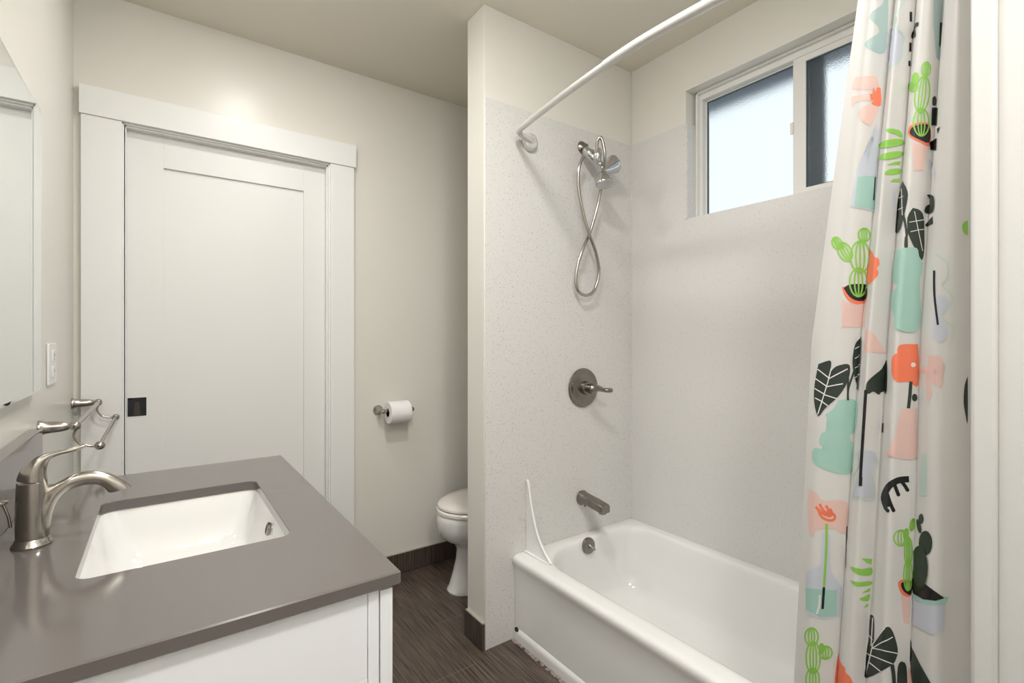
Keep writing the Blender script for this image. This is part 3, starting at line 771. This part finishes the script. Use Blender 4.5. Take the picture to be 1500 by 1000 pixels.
#--- upper third
P(5, [(385,0),(370,25),(335,50),(325,75),(345,95),(362,115),(360,140),(320,165),(305,190),(330,210),(388,222),(400,120),(402,0)], 'slate')
P(5, [(412,120),(440,125),(460,170),(455,230),(430,268),(404,278),(402,220)], 'blue')
LN(5, [(470,0),(440,60),(435,110),(465,150),(460,200),(452,250),(404,285)], 8, 'palemint')
P(5, [(492,50),(502,50),(502,92),(492,90)], 'black', False)
P(5, [(512,100),(530,92),(530,108),(518,118),(520,150),(508,162),(498,158),(500,138),(508,128)], 'dark')
LN(5, [(495,180),(494,215)], 9, 'black'); LN(5, [(491,256),(491,276)], 8, 'black')
P(5, [(268,322),(345,318),(362,350),(372,380),(350,372),(325,375),(252,372)], 'pink')
P(5, [(250,405),(320,390),(345,400),(330,420),(275,425),(250,452)], 'pink')
P(5, [(300,445),(340,430),(362,455),(345,500),(325,525),(285,500),(278,470)], 'pink')
P(5, [(325,390),(335,395),(340,366),(349,385),(356,366),(362,385),(369,368),(371,442),(332,435),(340,424),(330,418),(345,412)], 'orange')
P(5, [(352,520),(364,560),(360,630),(348,885),(245,865),(272,705),(320,670),(340,600)], 'blue', False)
P(5, [(275,740),(350,735),(345,880),(260,862)], 'mint', False)
LN(5, [(347,742),(340,838)], 5, 'black')
for q in ([(392,540),(420,538),(452,548),(462,575),(430,562),(400,552)], [(362,605),(385,590),(420,582),(462,585),(460,605),(400,618),(365,618)], [(360,665),(380,645),(420,635),(460,635),(455,655),(400,668)],
          [(395,690),(430,677),(455,675),(450,690)], [(388,722),(410,708),(452,706),(450,728),(395,732)], [(410,760),(425,748),(450,746),(448,762)]): P(5, q, 'lime')
P(5, [(486,556),(495,528),(525,514),(576,520),(576,612),(530,592),(500,578)], 'orange')
P(5, [(494,555),(502,535),(530,522),(574,526),(574,596),(530,583),(505,570)], 'black')
P(5, [(500,592),(568,614),(552,712),(510,715),(505,640)], 'pink', False)
for q in ((545,395,30,76,.12), (541,512,32,58,0), (561,290,18,30,.1), (506,362,20,20,.6), (518,326,11,20,.2)): ELL(5, *q[:4], 6, 'lime', q[4])
P(5, [(592,0),(630,0),(624,100),(618,255),(602,240),(592,100)], 'slate', False)
P(5, [(617,95),(627,95),(622,195),(615,195)], 'black', False)
P(5, [(587,410),(598,402),(604,420),(600,440),(587,440)], 'dark'); P(5, [(585,450),(612,450),(607,525),(582,525)], 'dark', False)
P(5, [(574,595),(608,578),(605,628),(578,628)], 'black', False); P(5, [(608,538),(622,530),(612,560)], 'dark', False)
P(5, [(562,665),(578,668),(600,715),(600,750)], 'blue', False)
P(5, [(465,757),(485,800),(480,860),(455,960),(435,975),(432,950),(440,850),(450,800)], 'dark')
P(5, [(505,870),(535,880),(550,910),(553,990),(550,1060),(540,1088),(515,1040),(488,980),(483,910)], 'dark')
LN(5, [(468,890),(478,960),(480,1040)], 8, 'dark')
for a, b in (((462,790),(466,900)), ((448,830),(470,820)), ((443,880),(468,868)), ((512,885),(545,1050)), ((490,930),(520,925)), ((495,970),(530,962)), ((548,920),(520,925)), ((550,960),(530,962))): LN(5, [a, b], 3, 'vein')
P(5, [(418,800),(436,796),(432,860),(428,925)], 'blue', False)
P(5, [(562,815),(595,820),(595,880),(570,895),(552,885),(560,862),(580,848)], 'dark'); P(5, [(556,940),(590,905),(592,935),(562,950)], 'dark')
P(5, [(735,922),(716,932),(711,955),(720,976),(735,982)], 'lime')
#--- middle
P(6, [(435,0),(458,0),(438,28)], 'dark', False)
LN(6, [(490,0),(478,50),(475,98)], 9, 'dark')
P(6, [(440,105),(470,95),(520,95),(530,130),(545,160),(538,210),(532,240),(530,430),(440,435),(432,380),(418,340),(422,280),(440,265),(442,240),(425,230),(430,150)], 'mint')
P(6, [(210,310),(235,322),(310,326),(303,428),(207,424)], 'pink', False)
P(6, [(325,97),(340,115),(345,130),(362,140),(365,165),(355,178),(362,200),(350,220),(315,248),(312,200),(322,150)], 'orange')
P(6, [(210,258),(230,256),(300,262),(314,308),(298,326),(265,330),(235,312),(218,287)], 'orange')
P(6, [(217,262),(240,248),(290,245),(315,255),(312,308),(275,316),(240,298)], 'black')
for q in ((302,40,24,28,0), (190,75,20,27,-.5), (222,110,27,42,-.5), (285,132,40,66,0), (278,238,37,60,0)): ELL(6, *q[:4], 7, 'lime', q[4])
P(6, [(603,292),(640,295),(658,330),(620,380),(650,430),(640,482),(592,470)], 'blue')
LN(6, [(600,115),(650,160),(650,220),(630,250),(672,300),(660,340),(625,380),(677,430),(670,470)], 6, 'palemint')
LN(6, [(597,190),(598,290),(612,415)], 9, 'black')
P(6, [(195,730),(270,730),(275,800),(265,860),(243,880),(258,930),(255,1000),(245,1038),(180,1035),(95,1000),(88,940),(110,930),(150,945),(160,925),(120,920),(115,895),(130,865),(165,860),(170,820),(140,795),(170,770)], 'mint')
P(6, [(112,580),(160,565),(165,590),(160,615),(185,590),(235,580),(243,610),(230,660),(195,715),(140,765),(110,797),(94,735),(97,660)], 'dark')
for a, b in (((165,600),(150,660)), ((150,660),(110,790)), ((110,602),(158,640)), ((158,640),(232,600)), ((145,675),(213,662)), ((145,672),(100,640)), ((137,708),(190,725)), ((137,706),(98,682)), ((125,735),(152,755)), ((125,735),(100,722))): LN(6, [a, b], 4.5, 'vein')
LN(6, [(262,600),(236,680),(234,730)], 8, 'dark'); LN(6, [(234,630),(233,728)], 8, 'dark')
P(6, [(290,465),(293,480),(290,560),(284,640),(279,690),(262,640),(252,570),(262,500),(280,475)], 'dark')
for y in (510, 550, 590, 630): LN(6, [(262,y+6),(288,y-8)], 3.5, 'vein')
P(6, [(310,430),(350,460),(392,535),(302,530)], 'pink', False)
P(6, [(308,695),(315,655),(345,625),(375,600),(398,565),(398,690),(385,700),(375,680),(365,708),(340,695),(320,705)], 'dark')
P(7, [(285,0),(345,0),(355,60),(340,110),(350,170),(345,197),(275,195),(280,130),(295,70)], 'blue')
LN(7, [(280,10),(290,60),(264,110),(275,150),(267,198),(345,210),(356,160),(345,110),(366,60),(350,0)], 6, 'palemint')
LN(6, [(311,690),(303,820),(292,1000),(288,1088)], 9, 'black')
LN(6, [(388,640),(387,680)], 6, 'black'); LN(6, [(382,828),(380,866)], 7, 'black')
P(6, [(440,535),(445,505),(470,497),(515,498),(528,510),(528,668),(490,655),(440,655),(420,625),(418,570),(425,545)], 'orange')
EL(6, 507, 583, 10, 10, 'vein')
LN(6, [(497,655),(493,710),(487,765)], 14, 'dark', False); EL(6, 512, 720, 11, 16, 'dark')
P(6, [(462,765),(520,765),(524,975),(400,962),(430,880),(450,800)], 'pink', False)
P(7, [(410,0),(522,0),(522,38),(470,35),(412,20)], 'pink', False)
P(6, [(535,592),(570,597),(575,545),(620,542),(638,580),(575,605),(632,650),(625,685),(575,650),(590,700),(568,745),(563,640),(560,615),(535,612)], 'pink', False)
P(6, [(735,630),(722,670),(718,740),(727,800),(735,820)], 'dark')
#--- lower third
P(7, [(78,165),(105,180),(140,215),(238,220),(232,355),(180,335),(110,340),(92,370),(72,330),(70,200)], 'pink')
P(7, [(130,350),(165,360),(165,510),(215,590),(205,710),(140,728),(75,710),(60,680),(62,520),(125,490)], 'blue', False)
P(7, [(62,590),(195,600),(192,710),(120,715),(62,682)], 'mint', False)
lvo = None
for q_ in ([(168,282),(135,270),(104,242)], [(160,275),(135,255),(120,230)], [(160,272),(155,250),(147,236)], [(170,280),(172,265),(164,250)], [(118,268),(135,290),(165,300),(184,292),(182,275),(165,268)], [(112,250),(120,265),(140,268),(160,280)]):
    lvo = LN(7, q_, 11, 'orange', True, lvo)
LN(7, [(150,315),(148,430),(138,590)], 11, 'lime'); LN(7, [(138,588),(132,678)], 11, 'black')
LN(7, [(120,620),(118,660),(108,700)], 9, 'vein')
LN(7, [(236,325),(231,505)], 5, 'dark')
for q in ([(298,462),(345,465),(342,488),(320,482)], [(252,497),(300,508),(342,502),(340,535),(290,535),(262,515)], [(252,557),(290,565),(340,560),(338,578),(290,585),(265,575)], [(300,612),(322,598),(338,588),(335,605)],
          [(290,635),(315,625),(335,615),(330,645),(300,645)], [(308,675),(318,662),(330,655),(325,672)]): P(7, q, 'lime')
lv7 = LN(7, [(500,122),(455,128),(417,155),(398,200),(408,240)], 27, 'black')
for q in ([(440,140),(450,168),(458,188)], [(410,180),(424,225),(437,256)], [(470,130),(486,150),(497,168)], [(402,230),(404,246),(414,258)]): LN(7, q, 15, 'black', True, lv7); EL(7, *q[-1], 8, 8, 'black')
P(7, [(468,610),(510,630),(504,745),(480,740)], 'pink', False)
P(7, [(456,568),(468,555),(512,556),(512,624),(480,622),(462,598)], 'orange')
P(7, [(468,572),(480,562),(512,560),(512,618),(485,608),(472,590)], 'black')
for q in ((470,375,32,34,0), (491,357,10,22,.1), (500,432,16,62,0), (498,535,18,66,0), (518,318,9,26,.2)): ELL(7, *q[:4], 6, 'lime', q[4])
P(7, [(562,10),(582,15),(580,195),(548,195)], 'palemint', False)
P(7, [(514,600),(570,650),(662,655),(652,778),(600,790),(514,745)], 'blue', False)
P(7, [(514,600),(560,640),(620,648),(668,628),(672,632),(660,655),(620,664),(560,656),(530,640)], 'mint')
P(7, [(514,545),(540,560),(580,575),(655,632),(620,645),(570,640),(530,617),(514,592)], 'black', False)
EL(7, 558, 293, 11, 22, 'dark'); EL(7, 549, 325, 9, 32, 'dark', -.2); EL(7, 578, 397, 29, 53, 'dark'); EL(7, 555, 500, 35, 92, 'dark', -.03)
for q in ((85,800,28,38,0), (92,890,30,68,0), (145,868,28,28,0), (128,850,10,20,0), (90,985,28,50,0)): ELL(7, *q[:4], 7, 'lime', q[4])
P(7, [(200,868),(210,910),(230,935),(233,955),(256,980),(262,1040),(186,1040),(190,930)], 'orange')
P(7, [(340,705),(355,720),(355,810),(345,830),(370,800),(410,757),(435,780),(455,850),(450,890),(425,925),(320,980),(316,930),(320,870),(330,800),(333,730)], 'dark')
for a, b in (((343,840),(350,720)), ((352,830),(400,765)), ((352,830),(322,960)), ((350,850),(432,800)), ((350,850),(452,870)), ((342,880),(430,915)), ((335,910),(385,950)), ((350,815),(333,790)), ((338,880),(320,870))): LN(7, [a, b], 4.5, 'vein')
LN(7, [(430,920),(436,960),(440,1030)], 16, 'dark')
P(7, [(470,905),(492,925),(492,1030),(455,1030),(455,930)], 'dark'); P(7, [(500,925),(512,950),(505,965),(530,985),(545,1030),(500,1030)], 'pink')
P(7, [(509,808),(520,850),(555,920),(600,1000),(610,1030),(525,1030),(506,900)], 'dark', False)
me = bpy.data.meshes.new('shower_curtain'); cb.to_mesh(me); cb.free()
for n_ in CN: me.materials.append(cloth_cols[n_])
cur = bpy.data.objects.new('shower_curtain', me); COL.objects.link(cur)
for k in range(6):
    yk = YT + .03 + k * .030
    hh = min(mir, key=lambda h: abs(h[1] - yk)); xk = hh[0]
    s_ = MB(); s_.tube([(xk + .0195 * math.cos(a), yk, ZR - .006 + (.0215) * math.sin(a)) for a in [2 * PI * j / 24 for j in range(24)]] + [(xk + .0195, yk, ZR - .006)], .0014, 8)
    s_.build('hanging_ring', M_chrome, cur)
tag(cur, 'white shower curtain printed with cacti, leaves and vases, bunched at the tub end', 'shower curtain')

# ============================================================ CEILING LIGHTS
def ceiling_light(x, y, r, watts, label, col):
    t = thing('ceiling_light', label, 'ceiling light', (x, y, ZC), 'flush ceiling lights')
    MB().lathe([(r + .012, 0), (r + .014, .004), (r + .010, .016), (r - .002, .018), (r - .002, .0)], (x, y, ZC - .0005), (0, 0, -1), 40).build('trim_ring', M_trim, t)
    s = watts / (PI * PI * r * r)
    MB().lathe([(r - .003, .012), (r - .006, .020), (r * .7, .028), (.0001, .032)], (x, y, ZC), (0, 0, -1), 40).build('diffuser', emit_mat('diffuser_glow', col, s), t)
ceiling_light(.34, 1.66, .085, CEIL_LIGHT_W, 'round flush ceiling light over the floor by the vanity', (1.0, .975, .94))
ceiling_light(.60, .80, .10, FLASH_BOUNCE_W, 'added round ceiling disc standing in for bounced flash near the tub entry', (1.0, .98, .95))  # no real fixture: added to throw the flash's ceiling bounce
ceiling_light(.30, -.30, .12, REAR_FILL_W, 'added unseen fill disc behind the camera standing in for its flash', (1.0, .975, .94))  # no real fixture: added out of view as flash fill
